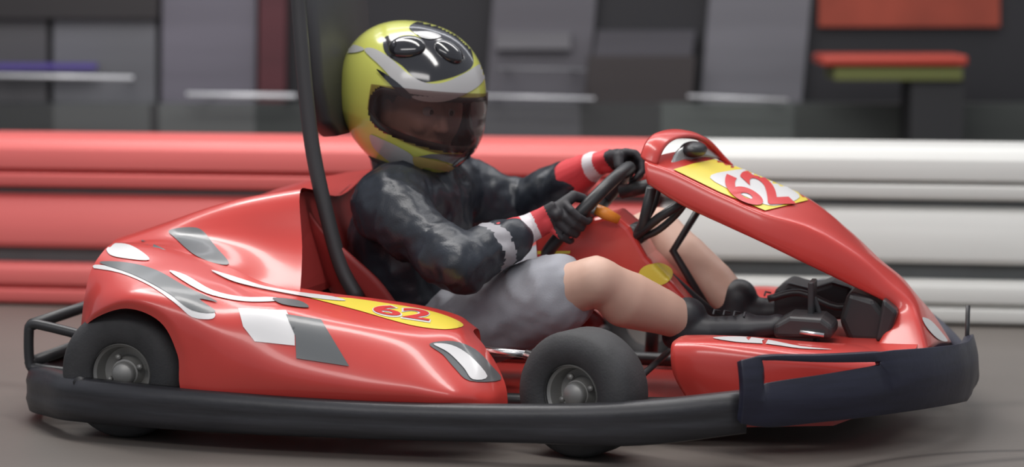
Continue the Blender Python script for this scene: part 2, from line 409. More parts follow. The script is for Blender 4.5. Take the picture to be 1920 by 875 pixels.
# orange banner and bench at right
o = mk('banner', wallrect(1535, -170, 1875, 50, 0, 0.03), mat('orange_banner', (0.27, 0.045, 0.024), 0.7, var=0.3, vscale=2.5), smooth=False)
tag(o, 'orange red banner hanging on the dark wall at top right', 'banner')
Yb = YW - 0.75
c = atY(1680, 150, Yb)
rt = empty('bench', (c.x, Yb + 0.15, 0), 0, 'dark bench with red padded top and yellow green edge at upper right', 'bench', inframe=Vector((c.x, Yb + 0.15, 0)))
def bz(py, Y=Yb): return atY(1680, py, Y).z
x0, x1 = atY(1540, 150, Yb).x, atY(1815, 150, Yb).x
bm = bmesh.new(); box(bm, (x0, Yb, bz(124)), (x1, Yb + 0.3, bz(104))); mod_bevel(mk('seat_pad', bm, mat('red_vinyl', (0.42, 0.05, 0.03), 0.5), rt), 0.012, 3)
bm = bmesh.new(); box(bm, (x0 + 0.05, Yb - 0.0, bz(150)), (x1 - 0.02, Yb + 0.3, bz(128))); mk('apron', bm, mat('yellow_green_board', (0.11, 0.12, 0.03), 0.6), rt, smooth=False)
bm = bmesh.new(); box(bm, (x0 + 0.34, Yb + 0.02, 0.0), (x1 - 0.01, Yb + 0.28, bz(150))); mk('bench_base', bm, mat('black_board', (0.02, 0.02, 0.022), 0.6), rt, smooth=False)

# ------------------------------------------------------------------ crash barrier
gl, gr = ground(0, 572), ground(1920, 615)
bdir = (gr - gl).normalized(); bnorm = Vector((-bdir.y, bdir.x, 0)); bang = math.atan2(bdir.y, bdir.x)
gm_ = ground(1232, 599); bx0 = (gm_ - gl).dot(bdir)
# profiles in (depth from face, z)
RAILS = {'upper_rail': [(0.03, 0.343), (0.005, 0.350), (0.0, 0.384), (0.03, 0.388), (0.03, 0.396), (0.0, 0.400), (0.004, 0.455), (0.022, 0.480), (0.05, 0.488), (0.30, 0.488), (0.30, 0.343)],
         'middle_rail': [(0.03, 0.168), (0.008, 0.172), (0.0, 0.185), (0.002, 0.27), (0.018, 0.31), (0.045, 0.326), (0.30, 0.326), (0.30, 0.168)],
         'lower_rail': [(0.02, 0.004), (0.005, 0.012), (0.0, 0.048), (0.03, 0.050), (0.03, 0.062), (0.0, 0.064), (0.002, 0.108), (0.02, 0.126), (0.30, 0.126), (0.30, 0.004)]}
barm = {'red': mat('red_barrier_plastic', (0.70, 0.145, 0.135), 0.42, var=0.10, vscale=1.5, vaxis=(0.4, 1, 3)),
        'white': mat('white_barrier_plastic', (0.70, 0.70, 0.67), 0.45, var=0.08, vscale=1.5, vaxis=(0.4, 1, 3))}
core = mat('dark_barrier_core', (0.12, 0.13, 0.132), 0.6, var=0.2, vscale=3)
def barrier(s0, s1, colr, label):
    base = gl + bdir * (s0 + s1) / 2
    rt = empty('crash_barrier', base, bang, label, 'barrier', 'plastic crash barrier modules')
    h = (s1 - s0) / 2 - 0.004; r = 0.02
    for nm, prof in RAILS.items():
        bm = bmesh.new(); rings = []
        pc = Vector((sum(p[0] for p in prof) / len(prof), sum(p[1] for p in prof) / len(prof)))
        for (x, sc_) in ((-h, 0.86), (-h + 0.006, 0.95), (-h + r, 1.0), (h - r, 1.0), (h - 0.006, 0.95), (h, 0.86)):
            rings.append([bm.verts.new((x, pc.x + (p[0] - pc.x) * (0.5 + sc_ / 2), pc.y + (p[1] - pc.y) * sc_)) for p in prof])
        for a, b_ in zip(rings[:-1], rings[1:]):
            for i in range(len(prof)): bm.faces.new((a[i], a[(i + 1) % len(prof)], b_[(i + 1) % len(prof)], b_[i]))
        bm.faces.new(rings[0]); bm.faces.new(rings[-1])
        mod_bevel(mk(nm, bm, barm[colr], rt, smooth=True), 0.006, 2, 25)
    bm = bmesh.new(); box(bm, (-h + 0.01, 0.045, 0.002), (h - 0.01, 0.28, 0.47)); mk('core', bm, core, rt, smooth=False, label='dark grey core showing between the rails')
L = 3.2
barrier(bx0 - L, bx0, 'red', 'long red plastic crash barrier running behind the driver')
barrier(bx0, bx0 + L, 'white', 'white plastic crash barrier behind the nose of the kart')

# ================================================================== KART
kart = empty('go_kart', (0, 0, 0), TH, 'red rental go kart number 62 with black wraparound bumper and yellow number plate', 'go-kart')

# ---- bumper band: (photo x, top y, bottom y, lateral)
def band(bm, cps, thick, nseg=6, closed_thick=True, hmi=0):
    """cps: list of (top point, bottom point); makes a thick wall"""
    top = spline([c[0] for c in cps], nseg); bot = spline([c[1] for c in cps], nseg); N = len(top); secs = []
    for i in range(N):
        t = (top[min(i + 1, N - 1)] - top[max(i - 1, 0)]); t.z = 0; t.normalize(); n = Vector((-t.y, t.x, 0))  # inward (left of travel)
        a, b_ = bot[i], top[i]; e = (b_ - a).normalized()
        out = [a + n * thick * 0.45, a + n * 0.004 + e * 0.004 , a + e * (b_ - a).length * 0.30 - n * 0.003, a + e * (b_ - a).length * 0.42 - n * 0.001,
               a + e * (b_ - a).length * 0.58 - n * 0.001, a + e * (b_ - a).length * 0.70 - n * 0.003, b_ + n * 0.004 - e * 0.004, b_ + n * thick * 0.45, b_ + n * thick, a + n * thick]
        secs.append([bm.verts.new(p) for p in out])
    m = len(secs[0])
    for A, B in zip(secs[:-1], secs[1:]):
        for k in range(m): bm.faces.new((A[k], A[(k + 1) % m], B[(k + 1) % m], B[k]))
    bm.faces.new(secs[0]); bm.faces.new(secs[-1])
near = [(52, 684, 768, -0.40), (78, 694, 782, -0.52), (150, 712, 794, -0.63), (400, 736, 813, -0.69), (700, 756, 826, -0.70), (1000, 762, 834, -0.69), (1200, 755, 838, -0.66), (1400, 735, 815, -0.61)]
tb = [(K(x, a, w_), K(x, b, w_)) for x, a, b, w_ in near]
mir = lambda p: Vector((p.x, -p.y, p.z))
s_r = tb[0][0].x
rearL = [(mir(a), mir(b)) for a, b in tb]
path = rearL[::-1][:-1] + [(rearL[0][0], rearL[0][1])] + [(Vector((s_r - 0.02, 0.2, tb[0][0].z)), Vector((s_r - 0.02, 0.2, tb[0][1].z))), (Vector((s_r - 0.02, -0.2, tb[0][0].z)), Vector((s_r - 0.02, -0.2, tb[0][1].z)))] + tb
bm = bmesh.new(); band(bm, path, 0.035)
mk('side_bumper', bm, M['bumper'], kart, label='black wraparound plastic bumper')
# front bumper plate with slanted opening, both sides + front
ftp = [(1385, 676, 790, -0.645), (1440, 665, 797, -0.61), (1530, 664, 788, -0.55), (1620, 660, 778, -0.475), (1720, 654, 764, -0.345), (1780, 648, 754, -0.215), (1804, 643, 749, -0.12)]
ft = [(K(x, a, w_), K(x, b, w_)) for x, a, b, w_ in ftp]
T = spline([f[0] for f in ft], 8); B = spline([f[1] for f in ft], 8)
N = len(T); sF = T[-1].x + 0.004
T2 = T + [Vector((sF, T[-1].y + 0.02, T[-1].z))]; B2 = B + [Vector((sF, B[-1].y + 0.03, B[-1].z))]
for k in (0.04, 0.0): T2.append(Vector((sF + 0.003, -k, T[-1].z))); B2.append(Vector((sF + 0.003, -k, B[-1].z)))
def low(a, b_):
    k = max(0.0, min(1.0, (a.x - T[24].x) / (T[40].x - T[24].x))); return mir(a - (a - b_) * 0.55 * k)
T2, B2 = T2 + [low(a, b_) for a, b_ in list(zip(T2, B2))[::-1][1:]], B2 + [mir(p) for p in B2[::-1][1:]]
bm = bmesh.new(); M_ = 8; cols = []
for i, (a, b_) in enumerate(zip(T2, B2)):
    r = [a.lerp(b_, k / M_) for k in range(M_ + 1)]
    t = (T2[min(i + 1, len(T2) - 1)] - T2[max(i - 1, 0)]); t.z = 0; t.normalize(); n = Vector((-t.y, t.x, 0))
    for k, p in enumerate(r): r[k] = p - n * 0.012 * math.sin(PI * k / M_)
    # opening: shift interior rows to shape of the hole
    i2 = min(i, len(T2) - 1 - i); f = (i2 - 6) / 20.0
    if 0 <= f <= 1:
        r[1] = a.lerp(b_, 0.06 + 0.10 * f); r[4] = a.lerp(b_, 0.42 - 0.20 * f)
        for k in (2, 3): r[k] = r[1].lerp(r[4], (k - 1) / 3)
    cols.append([bm.verts.new(p) for p in r])
for i in range(len(cols) - 1):
    for k in range(M_):
        i2 = min(i, len(cols) - 2 - i)
        if 6 <= i2 < 26 and k in (1, 2, 3): continue
        bm.faces.new((cols[i][k], cols[i + 1][k], cols[i + 1][k + 1], cols[i][k + 1]))
o = mk('front_bumper', bm, M['bumper_front'], kart, label='taller blue black plastic front bumper with a slanted opening')
mod_solid(o, 0.022, 0); mod_bevel(o, 0.004, 2)

bm = bmesh.new(); tube(bm, [K(1812, 680, .02), K(1815, 572, .02)], 0.005, 8); mk('bumper_post', bm, M['black'], kart, label='thin upright post at the nose')
# rear guard hoop
bm = bmesh.new()
q = [K(150, 700, -0.40), K(70, 690, -0.42), K(56, 680, -0.42), K(54, 625, -0.42), K(60, 608, -0.42), K(90, 612, -0.42), K(170, 632, -0.42)]
tube(bm, spline(q, 4), 0.011, 10)
for s in (1,):
    tube(bm, spline([mir(p) for p in q], 4), 0.011, 10)
p = K(60, 608, -0.42); tube(bm, [p, mir(p)], 0.013, 10); p = K(56, 680, -0.42); tube(bm, [p, mir(p)], 0.013, 10)
mk('rear_guard', bm, M['black'], kart, label='black tube guard at the rear')

# ---- undertray and chassis tubes
bm = bmesh.new()
def outline(pts, z0, z1, bm):
    a = [bm.verts.new((x, y, z0)) for x, y in pts]; b_ = [bm.verts.new((x, y, z1)) for x, y in pts]
    bm.faces.new(a[::-1]); bm.faces.new(b_)
    for i in range(len(pts)): bm.faces.new((a[i], a[(i + 1) % len(pts)], b_[(i + 1) % len(pts)], b_[i]))
outline([(-0.75, -0.36), (-0.15, -0.40), (0.45, -0.40), (0.75, -0.30), (0.85, 0), (0.75, 0.30), (0.45, 0.40), (-0.15, 0.40), (-0.75, 0.36)], 0.035, 0.045, bm)
mk('undertray', bm, M['red'], kart, smooth=False)
bm = bmesh.new()
for s in (1, -1):
    tube(bm, spline([Vector((-0.85, 0.30 * s, 0.10)), Vector((-0.5, 0.30 * s, 0.07)), Vector((0.0, 0.32 * s, 0.065)), Vector((0.5, 0.28 * s, 0.065)), Vector((0.78, 0.15 * s, 0.07))], 6), 0.016, 10)
    tube(bm, [Vector((-0.78, 0.3 * s, 0.10)), Vector((-0.78, 0.62 * s, 0.12))], 0.012, 8)
    tube(bm, [Vector((-0.22, 0.3 * s, 0.07)), Vector((-0.22, 0.66 * s, 0.10))], 0.012, 8)
    tube(bm, [Vector((0.55, 0.27 * s, 0.07)), Vector((0.60, 0.52 * s, 0.13))], 0.012, 8)
tube(bm, [Vector((0.13, -0.42, 0.11)), Vector((0.13, 0.42, 0.11))], 0.016, 10)
tube(bm, [Vector((-0.77, -0.5, 0.135)), Vector((-0.77, 0.5, 0.135))], 0.015, 10)
mk('chassis_frame', bm, M['black'], kart)

# ---- wheels
def wheel(name_c, rad, width, steer, label, side):
    """name_c centre of the OUTER face in kart frame; side -1 near, 1 far"""
    R = Matrix.Rotation(steer, 4, 'Z'); ctr = name_c
    mt = Matrix.Translation(ctr) @ R
    if side > 0: mt = mt @ Matrix.Rotation(PI, 4, 'Z')
    # local: outer face at y=0, inward +y
    bm = bmesh.new(); ri = rad * 0.47; c = 0.022
    prof = [(ri, 0.012), (ri + 0.006, 0.003), (rad * 0.74, -0.003), (rad - c, 0.0), (rad - 0.008, 0.006), (rad, c), (rad, width - c), (rad - 0.008, width - 0.006), (rad - c, width), (rad * 0.74, width + 0.003), (ri, width - 0.01), (ri - 0.008, width / 2)]
    lathe(bm, prof, mt, 56, closed=True)
    wh = mk('wheel', bm, M['rubber'], kart, label=label)
    bm = bmesh.new()
    lathe(bm, [(ri, 0.006), (ri + 0.002, 0.012), (ri - 0.006, 0.018), (ri - 0.012, 0.05), (ri * 0.55, 0.055), (ri * 0.45, 0.03), (0.012, 0.028), (0.012, width * 0.8), (ri, width - 0.01)], mt, 64, cap0=False)
    mk('rim', bm, M['rim'], wh, smooth=False, label='grey metal rim')
    bm = bmesh.new(); lathe(bm, [(0.02, 0.012), (0.024, 0.018), (0.026, 0.04)], mt, 20)
    for k in range(4):
        a = k * PI / 2 + 0.4; p = Vector((math.cos(a) * 0.036, 0.026, math.sin(a) * 0.036)); tube(bm, [mt @ p, mt @ (p + Vector((0, 0.01, 0)))], 0.006, 8)
    mk('hub', bm, M['rim'], wh)
rc = K(224, 712, -0.60); rc.z = 0.135
fc = K(1066, 760, -0.60); fc.z = 0.128
st = math.radians(-20)
wheel(rc, 0.135, 0.17, 0, 'rear tyre on the near side', -1)
wheel(mir(rc), 0.135, 0.17, 0, 'rear tyre on the far side', 1)
wheel(fc, 0.128, 0.115, st, 'front tyre on the near side, turned toward the camera', -1)
wheel(mir(fc), 0.128, 0.115, st, 'front tyre on the far side', 1)
bm = bmesh.new(); a = K(905, 656, -0.45); b_ = K(985, 664, -0.47); tube(bm, [a, b_], 0.008, 10); tube(bm, [b_, Vector((fc.x, -0.50, 0.16))], 0.010, 10); mk('steering_rod', bm, M['steel'], kart)
bm = bmesh.new()
for s in (1, -1):
    tube(bm, [Vector((fc.x, 0.36 * s, 0.07)), Vector((fc.x, 0.40 * s, 0.19))], 0.016, 10); tube(bm, [Vector((fc.x, 0.38 * s, 0.125)), Vector((fc.x, 0.52 * s, 0.125))], 0.014, 10)
tube(bm, [Vector((fc.x + 0.1, -0.40, 0.13)), Vector((fc.x + 0.1, 0.40, 0.13))], 0.007, 8)
mk('front_axle', bm, M['black'], kart)

# ---- near side pod (rows bottom to top, columns rear to front)
pod_cols = [
 [(150, 642, -.53), (152, 610, -.545), (158, 560, -.55), (170, 508, -.52), (190, 475, -.48), (208, 458, -.43)],
 [(168, 603, -.60), (176, 585, -.615), (192, 552, -.61), (218, 520, -.58), (245, 492, -.53), (262, 462, -.46)],
 [(235, 578, -.645), (240, 562, -.655), (256, 545, -.64), (282, 525, -.60), (318, 502, -.54), (345, 478, -.46)],
 [(300, 603, -.66), (313, 587, -.665), (334, 566, -.65), (362, 546, -.61), (398, 522, -.54), (425, 503, -.46)],
 [(333, 665, -.66), (350, 645, -.67), (388, 605, -.665), (425, 572, -.62), (460, 545, -.55), (490, 530, -.46)],
 [(350, 745, -.655), (380, 715, -.67), (440, 650, -.675), (490, 590, -.635), (530, 560, -.56), (560, 546, -.46)],
 [(480, 765, -.65), (495, 740, -.675), (540, 692, -.685), (570, 610, -.63), (600, 578, -.56), (620, 556, -.46)],
 [(640, 770, -.65), (650, 748, -.675), (670, 712, -.68), (690, 630, -.62), (700, 600, -.56), (700, 566, -.45)],
 [(760, 775, -.65), (765, 752, -.67), (780, 722, -.67), (785, 650, -.61), (788, 614, -.55), (790, 580, -.44)],
 [(850, 778, -.64), (850, 755, -.66), (860, 730, -.65), (860, 668, -.58), (855, 625, -.53), (850, 596, -.43)],
 [(915, 778, -.60), (915, 755, -.61), (918, 732, -.59), (905, 676, -.54), (888, 640, -.49), (872, 610, -.42)],
 [(950, 776, -.54), (952, 755, -.54), (948, 722, -.52), (932, 684, -.48), (910, 650, -.45), (888, 622, -.40)],
]
grid = [[K(*c[r]) for c in pod_cols] for r in range(6)]
inner = [Vector((p.x + 0.0, p.y + 0.05, p.z - 0.004)) for p in grid[5]]; inner2 = [Vector((p.x, p.y + 0.075, p.z - 0.06)) for p in grid[5]]
grid += [inner, inner2]
def pod(near_side):
    bm = bmesh.new(); surf(bm, grid, 7, 6)
    tree = mktree(bm)
    if near_side:
        W_, G_, Y_, R_ = 1, 2, 3, 4
        z3 = lambda pts: [(520 + x / 1.8426, 400 + y / 1.8421) for x, y in pts]
        z2 = lambda pts: [(x / 1.606, 330 + y / 1.606) for x, y in pts]
        # yellow number panel on the top with red figures
        decal(bm, tree, [(560, 553), (600, 556), (660, 560), (730, 570), (800, 582), (848, 597), (868, 611), (835, 618), (780, 612), (725, 598), (670, 582)], Y_, 0.0015)
        text_decal(bm, tree, '62', [(700, 591), (806, 607), (814, 583), (694, 569)], W_, 0.0025, 0.05)
        text_decal(bm, tree, '62', [(702, 589), (804, 604), (812, 585), (696, 571)], R_, 0.0035, 0.02)
        # front corner grey and silver swoosh
        decal(bm, tree, [(805, 645), (850, 640), (890, 655), (920, 685), (938, 712), (880, 714), (852, 690), (830, 665)], G_, 0.0015)
        decal(bm, tree, [(812, 646), (846, 648), (880, 668), (912, 706), (885, 712), (868, 690), (840, 662)], W_, 0.003)
        # square pair
        decal(bm, tree, [(447, 578), (536, 582), (552, 612), (553, 648), (478, 640), (456, 612)], W_, 0.0015, sm=False)
        decal(bm, tree, [(536, 590), (602, 600), (655, 687), (556, 672), (554, 630)], G_, 0.0024, sm=False)
        # stripes
        decal(bm, tree, z2([(270, 275), (360, 292), (450, 330), (530, 385), (580, 425), (640, 430), (640, 405), (560, 375), (470, 320), (380, 285), (300, 268)]), W_, 0.0015)
        decal(bm, tree, z2([(300, 262), (380, 262), (470, 285), (560, 335), (655, 380), (600, 372), (650, 410), (580, 405), (500, 350), (400, 298)]), G_, 0.0025)
        decal(bm, tree, z2([(510, 288), (560, 300), (640, 345), (730, 365), (820, 366), (850, 376), (760, 380), (680, 370), (600, 345)]), W_, 0.002)
        decal(bm, tree, [(512, 560), (560, 565), (578, 578), (530, 572)], G_, 0.0028)
        decal(bm, tree, z2([(635, 285), (720, 310), (800, 335), (900, 352), (1000, 365), (1040, 378), (960, 372), (860, 355), (760, 335), (690, 315)]), W_, 0.0028)
        decal(bm, tree, [(202, 460), (235, 458), (262, 470), (280, 488), (240, 486), (206, 478)], W_, 0.002)
    else:
        for v in bm.verts: v.co.y = -v.co.y
    o = mk('side_pod', bm, [M['red'], M['decal_white'], M['decal_grey'], M['yellow'], M['decal_red']], kart, label='red side pod with wheel arch, near side' if near_side else 'red side pod on the far side')
    return o
pod(True); pod(False)
# ---- rear cowl rising to the seat
cowl_cols = []
for (x5, y5, w5), (xa, ya), zz in zip([p[5] for p in pod_cols[:6]], [(212, 453), (300, 424), (372, 400), (440, 382), (510, 370), (562, 363)], [.0, .0, .0, .0, .0, .0]):
    a = K(x5, y5, w5); c_ = K(xa, ya, -0.30)
    cowl_cols.append([Vector((a.x, a.y - 0.01, a.z - 0.02)), Vector((a.x, a.y + 0.01, a.z)), a.lerp(c_, 0.5) + Vector((0, 0.02, -0.012)), c_, Vector((c_.x, -0.22, c_.z + 0.003)), Vector((c_.x, 0, c_.z - 0.03))])
bm = bmesh.new(); gridc = [[c[r] for c in cowl_cols] for r in range(6)]
gridc += [[mir(c[r]) for c in cowl_cols] for r in (4, 3, 2, 1, 0)]
surf(bm, gridc, 6, 5); tree = mktree(bm)
z2 = lambda pts: [(x / 1.606, 330 + y / 1.606) for x, y in pts]
decal(bm, tree, z2([(510, 165), (570, 155), (610, 165), (650, 215), (690, 265), (640, 262), (580, 235), (530, 190)]), 1, 0.002)
decal(bm, tree, z2([(425, 195), (480, 215), (560, 255), (640, 290), (700, 325), (640, 318), (560, 285), (490, 245)]), 1, 0.002)
decal(bm, tree, z2([(640, 283), (690, 295), (760, 322), (830, 340), (895, 348), (820, 350), (740, 332)]), 2, 0.003)
o = mk('rear_cowl', bm, [M['red'], M['decal_grey'], M['decal_white']], kart, label='red rear cowl sweeping up behind the seat')

# ---- front lower fairing, both sides
ff = [
 [(1290, 752, -.46), (1262, 700, -.47), (1258, 650, -.46), (1270, 634, -.42), (1285, 628, -.36)],
 [(1330, 758, -.48), (1325, 700, -.49), (1325, 650, -.48), (1330, 634, -.43), (1335, 628, -.36)],
 [(1420, 762, -.48), (1420, 705, -.48), (1420, 660, -.47), (1420, 641, -.42), (1420, 632, -.34)],
 [(1520, 758, -.45), (1520, 708, -.45), (1520, 670, -.44), (1515, 650, -.38), (1510, 640, -.28)],
 [(1610, 748, -.40), (1612, 705, -.40), (1612, 676, -.38), (1605, 657, -.32), (1600, 645, -.20)],
 [(1690, 740, -.32), (1692, 705, -.32), (1692, 680, -.30), (1680, 662, -.24), (1670, 650, -.12)],
]
gf = [[K(*c[r]) for c in ff] for r in range(5)]
gf.append([Vector((p.x, p.y + 0.06, p.z - 0.01)) for p in gf[4]])
for sgn in (-1, 1):
    bm = bmesh.new(); surf(bm, gf, 7, 5); thicken(bm, 0.004); tree = mktree(bm)
    if sgn < 0:
        decal(bm, tree, [(1336, 634), (1390, 632), (1440, 638), (1500, 650), (1560, 656), (1500, 654), (1440, 646), (1380, 642)], 1, 0.002)
    else:
        for v in bm.verts: v.co.y = -v.co.y
    o = mk('front_pod', bm, [M['red'], M['decal_white']], kart, label='red lower front fairing, %s side' % ('near' if sgn < 0 else 'far'))
bm = bmesh.new(); a = K(1500, 645, -.25); b_ = K(1700, 660, -.2)
box(bm, (a.x - 0.1, -0.30, a.z - 0.02), (b_.x + 0.02, 0.30, a.z - 0.005)); mk('foot_tray', bm, M['red'], kart, smooth=False)

# ---- steering fairing: long sloping panel from wheel to nose
fa = [
 ((1213, 342), (1209, 302), (1298, 284), .15),
 ((1277, 381), (1262, 322), (1342, 299), .15),
 ((1360, 420), (1345, 362), (1432, 334), .15),
 ((1430, 452), (1430, 399), (1522, 374), .15),
 ((1510, 490), (1520, 428), (1600, 437), .13),
 ((1592, 530), (1612, 484), (1655, 491), .10),
 ((1652, 560), (1668, 532), (1694, 522), .085),
 ((1682, 582), (1706, 566), (1722, 556), .085),
 ((1668, 612), (1722, 602), (1752, 592), .12),
 ((1640, 662), (1738, 660), (1782, 640), .17),
]
G = [[], [], [], [], [], [], []]
for nb, nt_, ft_, hw in fa:
    a = K(*nb, -hw - 0.01); b_ = K(*nt_, -hw); c_ = K(*ft_, hw * 0.7)
    G[0].append(a + Vector((0, 0.03, -0.004))); G[1].append(a); G[2].append(a.lerp(b_, 0.85) + Vector((0, -0.004, 0))); G[3].append(b_ + Vector((0.004, 0.018, 0.003)))
    G[4].append(b_.lerp(c_, 0.5) + Vector((0.004, 0, 0.008))); G[5].append(c_ + Vector((-0.002, 0, 0)))
    G[6].append(Vector((a.x + (c_.x - b_.x), hw * 0.85, a.z - (b_.z - c_.z) * 0.5)))
bm = bmesh.new(); surf(bm, G, 7, 4); thicken(bm, 0.006); ftree = mktree(bm)
decal(bm, ftree, [(1728, 596), (1745, 602), (1768, 628), (1775, 640), (1758, 636), (1738, 616)], 1, 0.002)  # painted highlight: white patch for the light on the nose edge
fair = mk('steering_fairing', bm, [M['red'], M['decal_white']], kart, label='long sloping red front panel from steering wheel to nose')
# number plate sub-part
bm = bmesh.new()
decal(bm, ftree, [(1262, 319), (1300, 308), (1344, 299), (1430, 334), (1524, 374), (1480, 385), (1434, 396), (1350, 362)], 0, 0.0025, sm=False)
decal(bm, ftree, [(1330, 336), (1370, 322), (1420, 322), (1470, 350), (1498, 372), (1450, 388), (1400, 372)], 2, 0.0035)
text_decal(bm, ftree, '62', [(1394, 388), (1492, 386), (1420, 319), (1334, 334)], 1, 0.005, 0.03)
mk('number_plate', bm, [M['yellow'], M['decal_red'], M['decal_white']], fair, label='yellow plate with red number 62')
# hood over the instrument
bm = bmesh.new()
arc = [((1213, 305), -.15), ((1226, 272), -.13), ((1248, 252), -.08), ((1285, 245), 0.0), ((1318, 256), .06), ((1342, 282), .10), ((1362, 304), .12)]
pa = [K(*p, w_) for p, w_ in arc]
pa = spline(pa, 5); sec = []
ax = (K(1430, 399, -.15) - K(1262, 322, -.15)).normalized(); ctr_h = K(1290, 300, 0)
for p in pa:
    dn = (ctr_h - p); dn -= ax * dn.dot(ax); dn.normalize()
    sec.append([bm.verts.new(p - ax * 0.025), bm.verts.new(p + ax * 0.022 - dn * 0.003), bm.verts.new(p + ax * 0.028 + dn * 0.012), bm.verts.new(p - ax * 0.020 + dn * 0.022)])
for A, Bq in zip(sec[:-1], sec[1:]):
    for k in range(4): bm.faces.new((A[k], A[(k + 1) % 4], Bq[(k + 1) % 4], Bq[k]))
bm.faces.new(sec[0]); bm.faces.new(sec[-1])
mod_sub(mk('hood', bm, M['red'], fair), 1)
bm = bmesh.new()
surf(bm, [[K(1258, 305, -.10), K(1275, 278, -.05), K(1310, 268, .02), K(1338, 285, .08)], [K(1268, 314, -.10), K(1285, 302, -.04), K(1318, 294, .02), K(1350, 296, .08)]], 4, 3)
o = mk('instrument_cover', bm, M['smoke'], fair, label='grey smoked plastic cover'); mod_solid(o, 0.004)
bm = bmesh.new(); ellipsoid(bm, K(1300, 280, 0), (0.03, 0.05, 0.018)); mk('instrument', bm, M['black'], fair)

# ---- steering wheel, column, struts
SCn = K(1102, 398, 0); tilt = math.radians(42)
ax_d = Vector((-math.cos(tilt), 0, math.sin(tilt)))        # toward the driver
ax_u = Vector((math.sin(tilt), 0, math.cos(tilt)))         # up along the wheel
ax_w = Vector((0, 1, 0)); RW = 0.135
def rim_pt(a): return SCn + (ax_u * math.sin(a) + ax_w * math.cos(a)) * RW
bm = bmesh.new(); tube(bm, [rim_pt(2 * PI * k / 48) for k in range(48)], 0.0145, 12, closed=True)
sw = mk('steering_wheel', bm, M['black'], kart)
bm = bmesh.new()
for a in (0.15, PI - 0.15, -PI / 2): tube(bm, [SCn - ax_d * 0.02, rim_pt(a)], 0.011, 8)
lathe(bm, [(0.03, -0.01), (0.036, 0.0), (0.036, 0.02), (0.02, 0.03)], Matrix.Translation(SCn - ax_d * 0.02) @ Vector((0, 1, 0)).rotation_difference(ax_d).to_matrix().to_4x4(), 24)
mk('spokes', bm, M['black'], sw)
bm = bmesh.new(); tube(bm, [SCn - ax_d * 0.02, K(1210, 480, 0), K(1360, 610, 0)], 0.012, 10)
tube(bm, [K(1292, 372, -.10), K(1235, 408, -.08), K(1162, 466, -.05)], 0.010, 10)
tube(bm, [K(1222, 352, -.10), K(1206, 420, -.07), K(1180, 470, -.04)], 0.012, 10)
tube(bm, [K(1330, 360, .10), K(1262, 470, .06), K(1340, 600, .05)], 0.009, 10)
tube(bm, [K(1165, 360, .04), K(1230, 345, 0.02)], 0.016, 10)
for pts_ in ([(1235, 340, -.04), (1228, 380, -.05), (1200, 430, -.05), (1178, 480, -.03)], [(1290, 372, -.08), (1270, 400, -.07), (1236, 430, -.06), (1205, 445, -.05), (1170, 462, -.04)], [(1200, 470, 0), (1150, 455, -.02), (1160, 500, -.03), (1190, 520, -.02)]):
    tube(bm, spline([K(*q_) for q_ in pts_], 5), 0.008, 8)
lathe(bm, [(0.01, -0.045), (0.026, -0.04), (0.026, 0.04), (0.01, 0.045)], Matrix.Translation(K(1190, 440, -.02)), 20)
mk('steering_column', bm, M['black'], kart)
# red central fairing over tank
bm = bmesh.new()
side = [(1000, 425), (1060, 428), (1105, 410), (1150, 400), (1180, 425), (1212, 480), (1262, 532), (1322, 600), (1310, 616), (1200, 618), (1130, 560), (1075, 500), (1005, 492)]
A = [K(x, y, -0.075) for x, y in side]; N = len(A)
L1 = [bm.verts.new(p) for p in A]; L0 = [bm.verts.new(Vector((p.x, 0.07, p.z))) for p in A]
bm.faces.new(L1); bm.faces.new(L0[::-1])
for i in range(N): bm.faces.new((L1[i], L1[(i + 1) % N], L0[(i + 1) % N], L0[i]))
tree = mktree(bm)
o = mk('tank_fairing', bm, M['red'], kart, smooth=False, label='red centre fairing between the legs'); mod_bevel(o, 0.012, 3)
bm = bmesh.new()
decal(bm, tree, [(1198, 512), (1212, 497), (1238, 494), (1258, 505), (1258, 522), (1240, 534), (1212, 532)], 0, 0.002)
mk('fairing_sticker', bm, M['yellow'], kart, label='round yellow sticker on the centre fairing'); bm = bmesh.new()
decal(bm, tree, [(1008, 470), (1070, 470), (1066, 488), (1008, 486)], 0, 0.002, sm=False)
decal(bm, tree, [(1008, 476), (1070, 475), (1070, 480), (1008, 481)], 1, 0.003, sm=False)
mk('fairing_sticker', bm, [M['yellow'], M['decal_red']], kart, label='small yellow and red striped sticker on the centre fairing')
bm = bmesh.new(); tube(bm, [K(1118, 392, -0.10), K(1135, 400, -0.10), K(1160, 412, -0.09)], [0.012, 0.014, 0.010], 10); mk('switch_grip', bm, M['orange'], kart, label='small orange grip behind the steering wheel')

# ---- seat
bm = bmesh.new(); rows = []
path = [((600, 372), .20, .03), ((612, 430), .22, .07), ((640, 500), .225, .11), ((690, 575), .22, .13), ((770, 640), .21, .11), ((860, 655), .20, .07), ((920, 640), .19, .04)]
for (p, hw, side_h) in path:
    c_ = K(*p, 0); rows.append((c_, hw, side_h))
G2 = []
for j in range(7): G2.append([])
for i, (c_, hw, sh) in enumerate(rows):
    a = rows[max(i - 1, 0)][0]; b_ = rows[min(i + 1, len(rows) - 1)][0]; t = (b_ - a).normalized(); n = Vector((-t.z, 0, t.x))   # toward occupant
    if n.x < 0 and n.z < 0: n = -n
    for j, (u, hgt) in enumerate(((-1.05, 1.0), (-1.0, .55), (-.8, .1), (0, 0), (.8, .1), (1.0, .55), (1.05, 1.0))):
        G2[j].append(c_ + Vector((0, u * hw, 0)) + n * sh * hgt)
surf(bm, G2, 5, 4); o = mk('seat', bm, M['red_shaded'], kart, label='red moulded bucket seat, darkened for shade'); mod_solid(o, 0.008, 0)
